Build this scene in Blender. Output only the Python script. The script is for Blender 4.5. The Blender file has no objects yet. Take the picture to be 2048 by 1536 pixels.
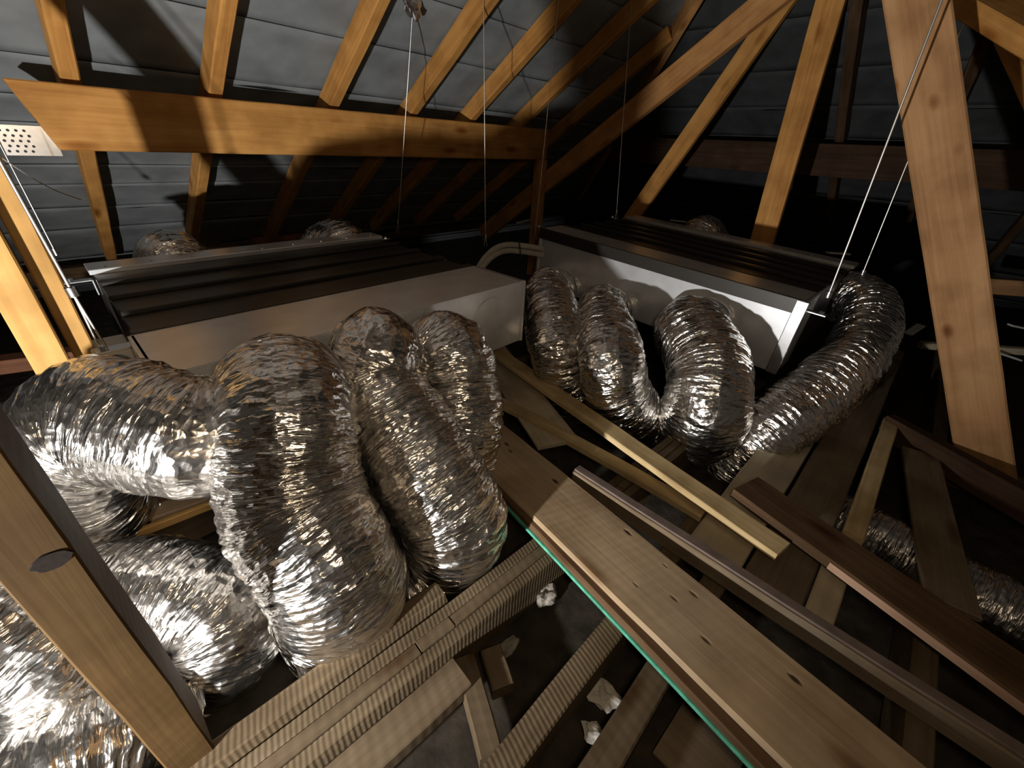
import bpy, bmesh, math, random
import numpy as np
from mathutils import Vector, Matrix

random.seed(7)
S = bpy.context.scene
COL = S.collection

# ------------------------------------------------------------------ camera
# camera basis in world axes: X runs right-away, Y runs left-away, Z up
RM = np.array([[0.68590143, -0.72612191, 0.04781426],
               [-0.33412605, -0.37262661, -0.86574199],
               [0.64645109, 0.57783768, -0.49820137]])
FP = 835.0
CAM = Vector((0.0, 0.0, 1.3))
cam_d = bpy.data.cameras.new('camera')
cam = bpy.data.objects.new('camera', cam_d)
COL.objects.link(cam)
cam_d.sensor_width = 36.0
cam_d.lens = FP / 2048.0 * 36.0
cam_d.clip_start = 0.01
r_, d_, f_ = [Vector(RM[i]) for i in range(3)]
cam.matrix_world = Matrix(((r_.x, -d_.x, -f_.x, CAM.x), (r_.y, -d_.y, -f_.y, CAM.y),
                           (r_.z, -d_.z, -f_.z, CAM.z), (0, 0, 0, 1)))
S.camera = cam

# ------------------------------------------------------------------ light
S.view_settings.view_transform = 'Standard'
S.view_settings.look = 'None'
S.view_settings.gamma = 1.0
S.view_settings.use_curve_mapping = False
S.view_settings.exposure = 0.3
W = bpy.data.worlds.new('loft_dark'); S.world = W
W.use_nodes = True
W.node_tree.nodes['Background'].inputs[0].default_value = (0.9, 0.75, 0.6, 1)
W.node_tree.nodes['Background'].inputs[1].default_value = 0.035


def lamp(name, kind, loc, target, energy, color, size, spot=None, blend=0.3):
    l = bpy.data.lights.new(name, kind)
    l.energy = energy; l.color = color; l.shadow_soft_size = size
    if kind == 'SPOT':
        l.spot_size = math.radians(spot); l.spot_blend = blend
    o = bpy.data.objects.new(name, l); COL.objects.link(o)
    o.location = loc
    o.rotation_euler = (Vector(target) - Vector(loc)).to_track_quat('-Z', 'Y').to_euler()
    return o


# cool LED work light on the joists, low to the left of the camera
lamp('work_light', 'SPOT', (-1.0, 0.37, 0.52), (0.55, 1.30, 0.87), 255, (1.0, 0.97, 0.93), 0.03, 118, 0.75)
# weak warm head torch beside the camera
lamp('head_torch', 'POINT', (0.05, -0.12, 1.42), (1, 1, 1), 11.0, (1.0, 0.76, 0.50), 0.08)


# ------------------------------------------------------------------ helpers
def ray(px, py):
    v = np.array([px - 1024.0, py - 768.0, FP]) @ RM
    return Vector(v)


def U(px, py, z):          # point of the picture on the level z
    w = ray(px, py); return CAM + w * ((z - CAM.z) / w.z)


def UX(px, py, x):
    w = ray(px, py); return CAM + w * (x / w.x)


def UY(px, py, y):
    w = ray(px, py); return CAM + w * (y / w.y)


def UR(px, py, below=0.012):      # on the underside of the left slope's covering
    w = ray(px, py); n = Vector((0, SN, CS)); p = Vector((0, PY, zl(PY))) + n * (RD - below)
    return CAM + w * ((p - CAM).dot(n) / w.dot(n))


def D(px, py, d):          # point at a distance along the optical axis
    return CAM + ray(px, py) * (d / FP)


def tag(o, label=None, cat=None, group=None, kind=None):
    if label: o['label'] = label
    if cat: o['category'] = cat
    if group: o['group'] = group
    if kind: o['kind'] = kind
    return o


def link(name, me, mat=None, parent=None):
    o = bpy.data.objects.new(name, me)
    COL.objects.link(o)
    if mat and me is not None and not me.materials: me.materials.append(mat)
    if parent: o.parent = parent
    return o


def empty(name, loc=(0, 0, 0), rz=0):
    o = bpy.data.objects.new(name, None); COL.objects.link(o)
    o.empty_display_size = 0.05
    o.location = loc; o.rotation_euler = (0, 0, rz)
    return o


def bm_mesh(bm, name, smooth=False):
    me = bpy.data.meshes.new(name)
    bmesh.ops.recalc_face_normals(bm, faces=bm.faces)
    bm.to_mesh(me); bm.free()
    if smooth:
        for p in me.polygons: p.use_smooth = True
    return me


def bm_box(bm, x0, x1, y0, y1, z0, z1, bev=0.0):
    r = bmesh.ops.create_cube(bm, size=1.0)
    vs = r['verts']
    for v in vs:
        v.co = Vector(((x0 + x1) / 2 + v.co.x * (x1 - x0), (y0 + y1) / 2 + v.co.y * (y1 - y0),
                       (z0 + z1) / 2 + v.co.z * (z1 - z0)))
    if bev > 0:
        es = list({e for v in vs for e in v.link_edges})
        bmesh.ops.bevel(bm, geom=es, offset=bev, segments=1, affect='EDGES')


def box(name, x0, x1, y0, y1, z0, z1, mat, parent=None, bev=0.003):
    bm = bmesh.new(); bm_box(bm, x0, x1, y0, y1, z0, z1, bev)
    return link(name, bm_mesh(bm, name), mat, parent)


def frame(p0, p1, up=(0, 0, 1), roll=0.0):
    x = (Vector(p1) - Vector(p0)).normalized()
    u = Vector(up)
    y = u.cross(x)
    if y.length < 1e-4: y = Vector((0, 1, 0)).cross(x)
    y.normalize(); z = x.cross(y)
    m = Matrix(((x.x, y.x, z.x, p0[0]), (x.y, y.y, z.y, p0[1]), (x.z, y.z, z.z, p0[2]), (0, 0, 0, 1)))
    if roll: m = m @ Matrix.Rotation(roll, 4, 'X')
    return m


def timber(name, p0, p1, w, h, mat, label=None, cat=None, up=(0, 0, 1), roll=0.0, bev=0.004, off=(0, 0),
           wob=0.0025, bow=0.0, cut0=0.0, cut1=0.0, group=None, parent=None, kind=None, twist=0.0, seed=None):
    """sawn length of timber: local x along the grain, w across (y), h thick (z), slightly uneven"""
    L = (Vector(p1) - Vector(p0)).length
    n = max(3, int(L / 0.12)); rnd = random.Random(seed if seed is not None else hash((name, round(L, 3), round(w, 3))) & 0xffff)
    bm = bmesh.new()
    c = min(bev, w * 0.3, h * 0.3)
    prof = [(-w / 2 + c, -h / 2), (w / 2 - c, -h / 2), (w / 2, -h / 2 + c), (w / 2, h / 2 - c),
            (w / 2 - c, h / 2), (-w / 2 + c, h / 2), (-w / 2, h / 2 - c), (-w / 2, -h / 2 + c)]
    rings = []
    for i in range(n + 1):
        t = i / n
        dy = (rnd.random() - .5) * wob; dz = (rnd.random() - .5) * wob
        b = bow * 4 * t * (1 - t)
        ring = []
        for (a, q) in prof:
            xx = L * t
            if i == 0: xx += cut0 * (q / h + 0.5)
            if i == n: xx -= cut1 * (q / h + 0.5)
            an = twist * t
            ya = a * math.cos(an) - q * math.sin(an); za = a * math.sin(an) + q * math.cos(an)
            ring.append(bm.verts.new((xx, ya + dy + off[0] + b + (rnd.random() - .5) * wob * .5, za + dz * .5 + off[1])))
        rings.append(ring)
    for i in range(n):
        for k in range(8):
            bm.faces.new((rings[i][k], rings[i][(k + 1) % 8], rings[i + 1][(k + 1) % 8], rings[i + 1][k]))
    bm.faces.new(rings[0]); bm.faces.new(rings[-1][::-1])
    o = link(name, bm_mesh(bm, name), mat, parent)
    o.matrix_world = frame(p0, p1, up, roll)
    if label: tag(o, label, cat, group)
    if kind: o['kind'] = kind
    return o


def spline(pts, step):
    """Catmull-Rom through pts, resampled evenly"""
    P = [Vector(p) for p in pts]
    P = [P[0] * 2 - P[1]] + P + [P[-1] * 2 - P[-2]]
    out = []
    for i in range(1, len(P) - 2):
        a, b, c, d = P[i - 1], P[i], P[i + 1], P[i + 2]
        for k in range(40):
            t = k / 40
            out.append(0.5 * ((2 * b) + (c - a) * t + (2 * a - 5 * b + 4 * c - d) * t * t + (3 * b - a - 3 * c + d) * t ** 3))
    out.append(P[-2])
    A = np.array([tuple(v) for v in out])
    s = np.concatenate([[0], np.cumsum(np.linalg.norm(np.diff(A, axis=0), axis=1))])
    n = max(2, int(s[-1] / step))
    q = np.linspace(0, s[-1], n + 1)
    return np.stack([np.interp(q, s, A[:, k]) for k in range(3)], 1), q


def frames_along(A):
    T = np.gradient(A, axis=0); T /= np.linalg.norm(T, axis=1)[:, None]
    N = np.zeros_like(T)
    ref = np.array([0, 0, 1.0]) if abs(T[0][2]) < .9 else np.array([1.0, 0, 0])
    nrm = ref - T[0] * (ref @ T[0]); nrm /= np.linalg.norm(nrm)
    for i in range(len(T)):
        nrm = nrm - T[i] * (nrm @ T[i]); nrm /= np.linalg.norm(nrm); N[i] = nrm
    return T, N, np.cross(T, N)


def grid_mesh(name, V, nu, nv, uv=None, smooth=True, cap=True):
    """closed-around tube grid: nu rings of nv verts"""
    idx = np.arange(nu * nv).reshape(nu, nv)
    a = idx[:-1, :]; b = np.roll(idx, -1, 1)[:-1, :]; c = np.roll(idx, -1, 1)[1:, :]; d = idx[1:, :]
    F = np.stack([a, b, c, d], -1).reshape(-1, 4)
    me = bpy.data.meshes.new(name)
    me.vertices.add(len(V)); me.vertices.foreach_set('co', np.ascontiguousarray(V, dtype=np.float32).ravel())
    nf = len(F); me.loops.add(nf * 4); me.polygons.add(nf)
    me.loops.foreach_set('vertex_index', F.ravel().astype(np.int32))
    me.polygons.foreach_set('loop_start', np.arange(0, nf * 4, 4, dtype=np.int32))
    me.polygons.foreach_set('loop_total', np.full(nf, 4, np.int32))
    if smooth: me.polygons.foreach_set('use_smooth', np.ones(nf, bool))
    if uv is not None:
        u, v = uv
        uu = np.repeat(u[:, None], nv + 1, 1); vv = np.repeat(v[None, :], nu, 0)
        q = np.stack([np.stack([uu[:-1, :-1], vv[:-1, :-1]], -1), np.stack([uu[:-1, 1:], vv[:-1, 1:]], -1),
                      np.stack([uu[1:, 1:], vv[1:, 1:]], -1), np.stack([uu[1:, :-1], vv[1:, :-1]], -1)], 2)
        lay = me.uv_layers.new(name='UVMap')
        lay.data.foreach_set('uv', np.ascontiguousarray(q.reshape(-1, 2), dtype=np.float32).ravel())
    me.update(calc_edges=True); me.validate()
    return me


def tube(name, pts, r, mat, label=None, cat=None, parent=None, nv=10, step=0.02, group=None):
    A, q = spline(pts, step); T, N, B = frames_along(A)
    ang = np.linspace(0, 2 * np.pi, nv, endpoint=False)
    V = A[:, None, :] + r * (np.cos(ang)[None, :, None] * N[:, None, :] + np.sin(ang)[None, :, None] * B[:, None, :])
    o = link(name, grid_mesh(name, V.reshape(-1, 3), len(A), nv), mat, parent)
    if label: tag(o, label, cat, group)
    return o


_tabs = {}


def vn(u, v, seed, per):
    """2-D lattice noise, periodic in v, straight-line interpolation so that it creases like foil"""
    if seed not in _tabs: _tabs[seed] = np.random.RandomState(seed).rand(997)
    t = _tabs[seed]
    i = np.floor(u).astype(int); j = np.floor(v).astype(int); fu = u - i; fv = v - j
    h = lambda a, b: t[(a * 131 + (b % per) * 71 + (a * a) % 89) % 997]
    return (h(i, j) * (1 - fu) + h(i + 1, j) * fu) * (1 - fv) + (h(i, j + 1) * (1 - fu) + h(i + 1, j + 1) * fu) * fv


def duct(pts, r, mat, label, seed, group, neck=True, collar=True, nv=132, step=0.0042, crush=1.0, sag=0.0):
    A, q = spline(pts, step); T, N, B = frames_along(A)
    nu = len(A); ang = np.linspace(0, 2 * np.pi, nv, endpoint=False)
    UU = np.repeat(q[:, None], nv, 1); AA = np.repeat(ang[None, :], nu, 0)
    vv = AA / (2 * np.pi)
    # skewed coordinate so creases wander off the hoops
    sk = UU + 0.016 * (vn(UU * 11, vv * 6, seed + 1, 6) - .5) + 0.006 * np.sin(AA + seed) + 0.004 * (vn(UU * 40, vv * 14, seed + 6, 14) - .5)
    crush = crush * (1 + 0.4 * np.exp(-UU / 0.14)) if neck else crush
    disp = 0.022 * crush * (vn(UU * 6, vv * 4, seed, 4) - .5)                       # big lumps
    disp += 0.010 * crush * (vn(sk * 30, vv * 6, seed + 2, 6) - .5)                 # folds
    disp += 0.0085 * crush * (np.abs(vn(sk * 75, vv * 9, seed + 3, 9) - .5) * 2 - .5)    # creases along the hoops
    disp += 0.0055 * crush * (np.abs(vn(sk * 120 + vv * 5, vv * 21, seed + 4, 21) - .5) * 2 - .5)
    disp += 0.0025 * np.abs(np.sin(sk * np.pi / 0.026))                             # wire helix
    rad = r + disp
    if neck:
        k = np.clip(q / 0.10, 0, 1); k = k * k * (3 - 2 * k)
        rad = rad * (0.80 + 0.20 * k)[:, None]
    flat = 1.0 - sag * 0.5 * (1 + np.cos(AA * 2))
    V = A[:, None, :] + (rad * np.cos(AA) * flat)[..., None] * N[:, None, :] + (rad * np.sin(AA))[..., None] * B[:, None, :]
    vuv = np.arange(nv + 1) / nv * 2 * np.pi * r
    o = link('flexible_duct', grid_mesh('flexible_duct', V.reshape(-1, 3), nu, nv, (q, vuv)), mat)
    tag(o, label, 'duct', group)
    if collar:
        m = 14; qq = np.linspace(-0.012, 0.04, m)
        rr = r * (0.81 + 0.10 * (vn(np.repeat(qq[:, None] * 90, 64, 1), np.repeat((np.arange(64) / 64 * 9)[None, :], m, 0), seed + 9, 9) - .5))
        rr[:, :] *= np.linspace(1.05, 1.0, m)[:, None]
        a2 = np.linspace(0, 2 * np.pi, 64, endpoint=False)
        base = A[0][None, :] + T[0][None, :] * qq[:, None]
        Vc = base[:, None, :] + rr[..., None] * (np.cos(a2)[None, :, None] * N[0] + np.sin(a2)[None, :, None] * B[0])
        c = link('foil_tape_collar', grid_mesh('foil_tape_collar', Vc.reshape(-1, 3), m, 64), M['tape'], o)
        c['label'] = 'smooth foil tape around the duct mouth'
    return o


# ------------------------------------------------------------------ materials
M = {}


def nt(name):
    m = bpy.data.materials.new(name); m.use_nodes = True
    t = m.node_tree; b = t.nodes['Principled BSDF']
    return m, t, b


def N_(t, kind, **kw):
    n = t.nodes.new(kind)
    for k, v in kw.items(): setattr(n, k, v)
    return n


def ramp(t, stops, interp='LINEAR'):
    n = t.nodes.new('ShaderNodeValToRGB'); e = n.color_ramp.elements
    n.color_ramp.interpolation = interp
    while len(e) < len(stops): e.new(0.5)
    for i, (p, c) in enumerate(stops):
        e[i].position = p; e[i].color = (*c, 1) if len(c) == 3 else c
    return n


def wood(name, c0, c1, c2, rough=0.75, saw=0.0, grain=1.0, knots=True, dust=0.0, sawscale=70, kscale=(2.3, 7, 7), specks=0.0):
    m, t, b = nt(name); L = t.links.new
    tc = N_(t, 'ShaderNodeTexCoord'); oi = N_(t, 'ShaderNodeObjectInfo')
    off = N_(t, 'ShaderNodeVectorMath', operation='SCALE'); off.inputs[3].default_value = 37.0
    comb = N_(t, 'ShaderNodeCombineXYZ')
    for k in range(3): L(oi.outputs['Random'], comb.inputs[k])
    L(comb.outputs[0], off.inputs[0])
    add = N_(t, 'ShaderNodeVectorMath', operation='ADD')
    L(tc.outputs['Object'], add.inputs[0]); L(off.outputs[0], add.inputs[1])
    # wander of the grain
    mp = N_(t, 'ShaderNodeMapping'); mp.inputs['Scale'].default_value = (1.6, 9, 9)
    L(add.outputs[0], mp.inputs[0])
    n0 = N_(t, 'ShaderNodeTexNoise'); n0.inputs['Scale'].default_value = 1.0; n0.inputs['Detail'].default_value = 2
    L(mp.outputs[0], n0.inputs['Vector'])
    # growth rings stretched along the length
    mp2 = N_(t, 'ShaderNodeMapping'); mp2.inputs['Scale'].default_value = (2.2 * grain, 55 * grain, 55 * grain)
    L(add.outputs[0], mp2.inputs[0])
    n1 = N_(t, 'ShaderNodeTexNoise'); n1.inputs['Scale'].default_value = 1.0; n1.inputs['Detail'].default_value = 5
    n1.inputs['Distortion'].default_value = 0.6
    L(mp2.outputs[0], n1.inputs['Vector'])
    r1 = ramp(t, [(0.28, c0), (0.5, c1), (0.72, c2)])
    mixf = N_(t, 'ShaderNodeMath', operation='MULTIPLY_ADD'); mixf.inputs[1].default_value = 0.55
    L(n1.outputs['Fac'], mixf.inputs[0])
    sc = N_(t, 'ShaderNodeMath', operation='MULTIPLY'); sc.inputs[1].default_value = 0.45
    L(n0.outputs['Fac'], sc.inputs[0]); L(sc.outputs[0], mixf.inputs[2])
    L(mixf.outputs[0], r1.inputs[0])
    col = r1.outputs[0]
    if knots:
        mp3 = N_(t, 'ShaderNodeMapping'); mp3.inputs['Scale'].default_value = kscale
        L(add.outputs[0], mp3.inputs[0])
        vo = N_(t, 'ShaderNodeTexVoronoi'); vo.inputs['Scale'].default_value = 1.0
        L(mp3.outputs[0], vo.inputs['Vector'])
        rk = ramp(t, [(0.02, (0.12, 0.05, 0.02)), (0.10, (0.5, 0.34, 0.2)), (0.2, (1, 1, 1))])
        L(vo.outputs['Distance'], rk.inputs[0])
        mk = N_(t, 'ShaderNodeMix', data_type='RGBA', blend_type='MULTIPLY'); mk.inputs[0].default_value = 0.8
        L(col, mk.inputs[6]); L(rk.outputs[0], mk.inputs[7]); col = mk.outputs[2]
    # stains
    n2 = N_(t, 'ShaderNodeTexNoise'); n2.inputs['Scale'].default_value = 7.0; n2.inputs['Detail'].default_value = 6
    L(add.outputs[0], n2.inputs['Vector'])
    rs = ramp(t, [(0.35, (0.55, 0.5, 0.45)), (0.6, (1, 1, 1))])
    L(n2.outputs['Fac'], rs.inputs[0])
    ms = N_(t, 'ShaderNodeMix', data_type='RGBA', blend_type='MULTIPLY'); ms.inputs[0].default_value = 0.55
    L(col, ms.inputs[6]); L(rs.outputs[0], ms.inputs[7]); col = ms.outputs[2]
    if dust:
        n3 = N_(t, 'ShaderNodeTexNoise'); n3.inputs['Scale'].default_value = 3.0; n3.inputs['Detail'].default_value = 8
        L(add.outputs[0], n3.inputs['Vector'])
        rd = ramp(t, [(0.4, (0, 0, 0)), (0.65, (1, 1, 1))]); L(n3.outputs['Fac'], rd.inputs[0])
        md = N_(t, 'ShaderNodeMath', operation='MULTIPLY'); md.inputs[1].default_value = dust
        L(rd.outputs[0], md.inputs[0])
        mm = N_(t, 'ShaderNodeMix', data_type='RGBA'); L(md.outputs[0], mm.inputs[0])
        L(col, mm.inputs[6]); mm.inputs[7].default_value = (0.30, 0.26, 0.20, 1); col = mm.outputs[2]
    spk = None
    if specks:
        mps = N_(t, 'ShaderNodeMapping'); mps.inputs['Scale'].default_value = (8, 19, 19); L(add.outputs[0], mps.inputs[0])
        vs = N_(t, 'ShaderNodeTexVoronoi'); vs.inputs['Scale'].default_value = 1.0; L(mps.outputs[0], vs.inputs['Vector'])
        spk = ramp(t, [(0.08, (0, 0, 0)), (0.16, (1, 1, 1))]); L(vs.outputs['Distance'], spk.inputs[0])
        mx = N_(t, 'ShaderNodeMix', data_type='RGBA', blend_type='MULTIPLY'); mx.inputs[0].default_value = specks
        L(col, mx.inputs[6]); L(spk.outputs[0], mx.inputs[7]); col = mx.outputs[2]
    # brightness variation between lengths
    hv = N_(t, 'ShaderNodeHueSaturation')
    va = N_(t, 'ShaderNodeMapRange'); va.inputs[3].default_value = 0.85; va.inputs[4].default_value = 1.12
    L(oi.outputs['Random'], va.inputs[0]); L(va.outputs[0], hv.inputs['Value']); L(col, hv.inputs['Color'])
    L(hv.outputs[0], b.inputs['Base Color'])
    b.inputs['Roughness'].default_value = rough
    b.inputs['Specular IOR Level'].default_value = 0.1
    bp = N_(t, 'ShaderNodeBump'); bp.inputs['Strength'].default_value = 0.35; bp.inputs['Distance'].default_value = 0.002
    L(n1.outputs['Fac'], bp.inputs['Height'])
    if spk:
        b0 = N_(t, 'ShaderNodeBump'); b0.inputs['Strength'].default_value = 0.7; b0.inputs['Distance'].default_value = 0.004
        L(spk.outputs[0], b0.inputs['Height']); L(b0.outputs[0], bp.inputs['Normal'])
    if saw:
        mp4 = N_(t, 'ShaderNodeMapping'); mp4.inputs['Rotation'].default_value = (0, 0, 0.25)
        L(add.outputs[0], mp4.inputs[0])
        wv = N_(t, 'ShaderNodeTexWave'); wv.inputs['Scale'].default_value = sawscale / 6.283; wv.inputs['Distortion'].default_value = 1.2
        wv.inputs['Detail'].default_value = 2
        L(mp4.outputs[0], wv.inputs['Vector'])
        bp2 = N_(t, 'ShaderNodeBump'); bp2.inputs['Strength'].default_value = saw; bp2.inputs['Distance'].default_value = 0.003
        L(wv.outputs['Fac'], bp2.inputs['Height']); L(bp.outputs[0], bp2.inputs['Normal']); bp = bp2
    L(bp.outputs[0], b.inputs['Normal'])
    M[name] = m
    return m


wood('pine_orange', (0.36, 0.155, 0.040), (0.50, 0.245, 0.068), (0.60, 0.32, 0.10), 0.6)
wood('pine_pale', (0.36, 0.19, 0.055), (0.45, 0.26, 0.085), (0.52, 0.32, 0.12), 0.6)
wood('pine_tan', (0.24, 0.12, 0.05), (0.34, 0.185, 0.082), (0.41, 0.24, 0.115), 0.65, kscale=(5, 9, 9))
wood('post_rough', (0.036, 0.018, 0.005), (0.055, 0.030, 0.009), (0.07, 0.041, 0.014), 0.85, saw=0.1)
wood('joist_sawn', (0.06, 0.042, 0.024), (0.105, 0.077, 0.046), (0.145, 0.11, 0.07), 0.85, saw=0.22, knots=False, sawscale=165)
wood('joist_smooth', (0.066, 0.045, 0.026), (0.11, 0.08, 0.049), (0.15, 0.112, 0.072), 0.8, saw=0.1)
wood('plank_grey', (0.30, 0.21, 0.125), (0.43, 0.315, 0.195), (0.54, 0.41, 0.26), 0.8, saw=0.06, dust=0.35, specks=0.85)
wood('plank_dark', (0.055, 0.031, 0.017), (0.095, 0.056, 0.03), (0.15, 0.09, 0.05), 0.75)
wood('plank_yellow', (0.34, 0.24, 0.12), (0.50, 0.38, 0.20), (0.60, 0.47, 0.27), 0.75, knots=False)
wood('board_dusty', (0.38, 0.31, 0.21), (0.50, 0.42, 0.29), (0.60, 0.51, 0.37), 0.9, knots=False, dust=0.5, grain=0.6)
wood('board_brown', (0.10, 0.07, 0.045), (0.15, 0.11, 0.07), (0.20, 0.15, 0.10), 0.85, dust=0.2)
wood('timber_darkened', (0.030, 0.017, 0.010), (0.05, 0.028, 0.016), (0.075, 0.043, 0.025), 0.8)
wood('pink_lit', (0.40, 0.24, 0.16), (0.50, 0.32, 0.22), (0.58, 0.38, 0.27), 0.8, knots=False)
wood('red_timber', (0.10, 0.045, 0.025), (0.16, 0.07, 0.038), (0.22, 0.10, 0.055), 0.6, knots=False)
wood('rafter_dim', (0.34, 0.15, 0.05), (0.50, 0.25, 0.09), (0.60, 0.33, 0.13), 0.65)


def plain(name, c, rough=0.5, metal=0.0, var=0.15, nscale=12.0, bump=0.1, bdist=0.002):
    m, t, b = nt(name); L = t.links.new
    tc = N_(t, 'ShaderNodeTexCoord')
    n = N_(t, 'ShaderNodeTexNoise'); n.inputs['Scale'].default_value = nscale; n.inputs['Detail'].default_value = 6
    L(tc.outputs['Object'], n.inputs['Vector'])
    r = ramp(t, [(0.3, tuple(x * (1 - var) for x in c)), (0.7, tuple(min(1, x * (1 + var)) for x in c))])
    L(n.outputs['Fac'], r.inputs[0]); L(r.outputs[0], b.inputs['Base Color'])
    b.inputs['Roughness'].default_value = rough; b.inputs['Metallic'].default_value = metal
    if metal == 0: b.inputs['Specular IOR Level'].default_value = 0.2
    if bump:
        bp = N_(t, 'ShaderNodeBump'); bp.inputs['Strength'].default_value = bump; bp.inputs['Distance'].default_value = bdist
        L(n.outputs['Fac'], bp.inputs['Height']); L(bp.outputs[0], b.inputs['Normal'])
    M[name] = m
    return m


plain('galv', (0.78, 0.80, 0.82), 0.32, 0.62, 0.10, 9, 0.03)
plain('galv_shaded', (0.03, 0.026, 0.022), 0.4, 0.3, 0.12, 5, 0.03)  # near-black metal: shade of the unlit lids put into the colour
plain('galv_bright', (0.75, 0.76, 0.78), 0.28, 1.0, 0.06, 30, 0.02)
plain('wire', (0.72, 0.70, 0.66), 0.35, 0.9, 0.05, 40, 0)
plain('tape', (0.74, 0.72, 0.68), 0.30, 1.0, 0.10, 30, 0.4, 0.004)
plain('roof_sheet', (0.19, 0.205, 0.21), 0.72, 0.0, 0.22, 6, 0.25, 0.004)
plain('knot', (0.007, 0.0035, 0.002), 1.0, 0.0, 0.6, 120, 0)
plain('sheet_shaded', (0.045, 0.048, 0.05), 0.8, 0.0, 0.25, 6, 0.25, 0.004)  # darker copy of roof_sheet; shade of the right slope put into colour
plain('floor_dust', (0.032, 0.026, 0.019), 0.95, 0.0, 0.45, 14, 0.6, 0.01)
plain('white_board', (0.72, 0.74, 0.72), 0.7, 0.0, 0.12, 14, 0.1)
plain('paper', (0.50, 0.47, 0.42), 0.9, 0.0, 0.12, 20, 0.3)
plain('pipe_foam', (0.36, 0.33, 0.27), 0.7, 0.0, 0.12, 30, 0.2)
plain('cable_black', (0.02, 0.02, 0.02), 0.5, 0.0, 0.1, 20, 0)
plain('green_paint', (0.075, 0.30, 0.20), 0.55, 0.0, 0.35, 35, 0.2)
plain('brick_red', (0.24, 0.10, 0.065), 0.9, 0.0, 0.3, 25, 0.5)
plain('mortar', (0.22, 0.20, 0.17), 0.95, 0.0, 0.25, 25, 0.5)
plain('card', (0.30, 0.20, 0.12), 0.85, 0.0, 0.12, 10, 0.1)
plain('box_plastic', (0.55, 0.53, 0.48), 0.5, 0.0, 0.06, 10, 0)
plain('ink', (0.03, 0.03, 0.03), 0.6, 0.0, 0.0, 10, 0)
plain('grey_sheet', (0.30, 0.29, 0.27), 0.55, 0.0, 0.2, 8, 0.1)
plain('plum_strip', (0.15, 0.115, 0.10), 0.7, 0.0, 0.2, 20, 0.2)


def foil(name, base, rough, s=1.0):
    m, t, b = nt(name); L = t.links.new
    uv = N_(t, 'ShaderNodeUVMap'); uv.uv_map = 'UVMap'
    b.inputs['Metallic'].default_value = 1.0
    tc = N_(t, 'ShaderNodeTexCoord')
    # wander that makes the creases run off the hoops
    wn = N_(t, 'ShaderNodeTexNoise'); wn.inputs['Scale'].default_value = 14.0; wn.inputs['Detail'].default_value = 3
    L(uv.outputs[0], wn.inputs['Vector'])
    ws = N_(t, 'ShaderNodeVectorMath', operation='SCALE'); ws.inputs[3].default_value = 0.014
    L(wn.outputs['Color'], ws.inputs[0])
    wa = N_(t, 'ShaderNodeVectorMath', operation='ADD'); L(uv.outputs[0], wa.inputs[0]); L(ws.outputs[0], wa.inputs[1])
    prev = None
    for (sx, sy, st, dist, rot, kind) in ((44, 6, 0.7, 0.014, 0.10, 'uv'), (120, 11, 0.75, 0.0070, -0.10, 'uv'), (46, 46, 0.36, 0.0065, 0.0, 'ob'), (250, 28, 0.55, 0.0030, 0.12, 'uv')):
        mp = N_(t, 'ShaderNodeMapping'); mp.inputs['Scale'].default_value = (sx, sy, 55 if kind == 'ob' else 1); mp.inputs['Rotation'].default_value = (0, 0, rot)
        L(wa.outputs[0] if kind == 'uv' else tc.outputs['Object'], mp.inputs[0])
        n = N_(t, 'ShaderNodeTexVoronoi', feature='F1'); n.inputs['Scale'].default_value = 1.0
        L(mp.outputs[0], n.inputs['Vector'])
        bp = N_(t, 'ShaderNodeBump'); bp.inputs['Strength'].default_value = st * s; bp.inputs['Distance'].default_value = dist
        L(n.outputs['Distance'], bp.inputs['Height'])
        if prev: L(prev.outputs[0], bp.inputs['Normal'])
        prev = bp
    L(prev.outputs[0], b.inputs['Normal'])
    mp = N_(t, 'ShaderNodeMapping'); mp.inputs['Scale'].default_value = (5, 4, 1); L(uv.outputs[0], mp.inputs[0])
    n = N_(t, 'ShaderNodeTexNoise'); n.inputs['Scale'].default_value = 1.5; n.inputs['Detail'].default_value = 4
    L(mp.outputs[0], n.inputs['Vector'])
    r = ramp(t, [(0.35, tuple(x * .82 for x in base)), (0.65, base)]); L(n.outputs['Fac'], r.inputs[0])
    L(r.outputs[0], b.inputs['Base Color'])
    rr = N_(t, 'ShaderNodeMapRange'); rr.inputs[3].default_value = rough * .7; rr.inputs[4].default_value = rough * 1.4
    L(n.outputs['Fac'], rr.inputs[0]); L(rr.outputs[0], b.inputs['Roughness'])
    M[name] = m


foil('foil', (0.88, 0.85, 0.81), 0.20)
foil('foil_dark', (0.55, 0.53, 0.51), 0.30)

# ------------------------------------------------------------------ roof and floor (the setting)
TH = math.radians(33.0); TAN = math.tan(TH); CS = math.cos(TH); SN = math.sin(TH)
PY, PX = 2.70, 4.50        # lines of the two purlins


def zl(y): return 1.45 - TAN * (y - PY)       # underside of rafters, left slope
def zr(x): return 1.47 - TAN * (x - PX)       # underside of rafters, right slope
def hipx(y): return PX + (y - PY) + 0.03


RD = 0.105                 # rafter depth
floor = box('floor', -2.0, 7.6, -2.0, 5.9, -0.03, 0.0, M['floor_dust'], bev=0)
floor['kind'] = 'structure'

ceil_l = empty('ceiling_left', (0, 0, 0)); ceil_l['kind'] = 'structure'
ceil_r = empty('ceiling_right', (0, 0, 0)); ceil_r['kind'] = 'structure'


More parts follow.
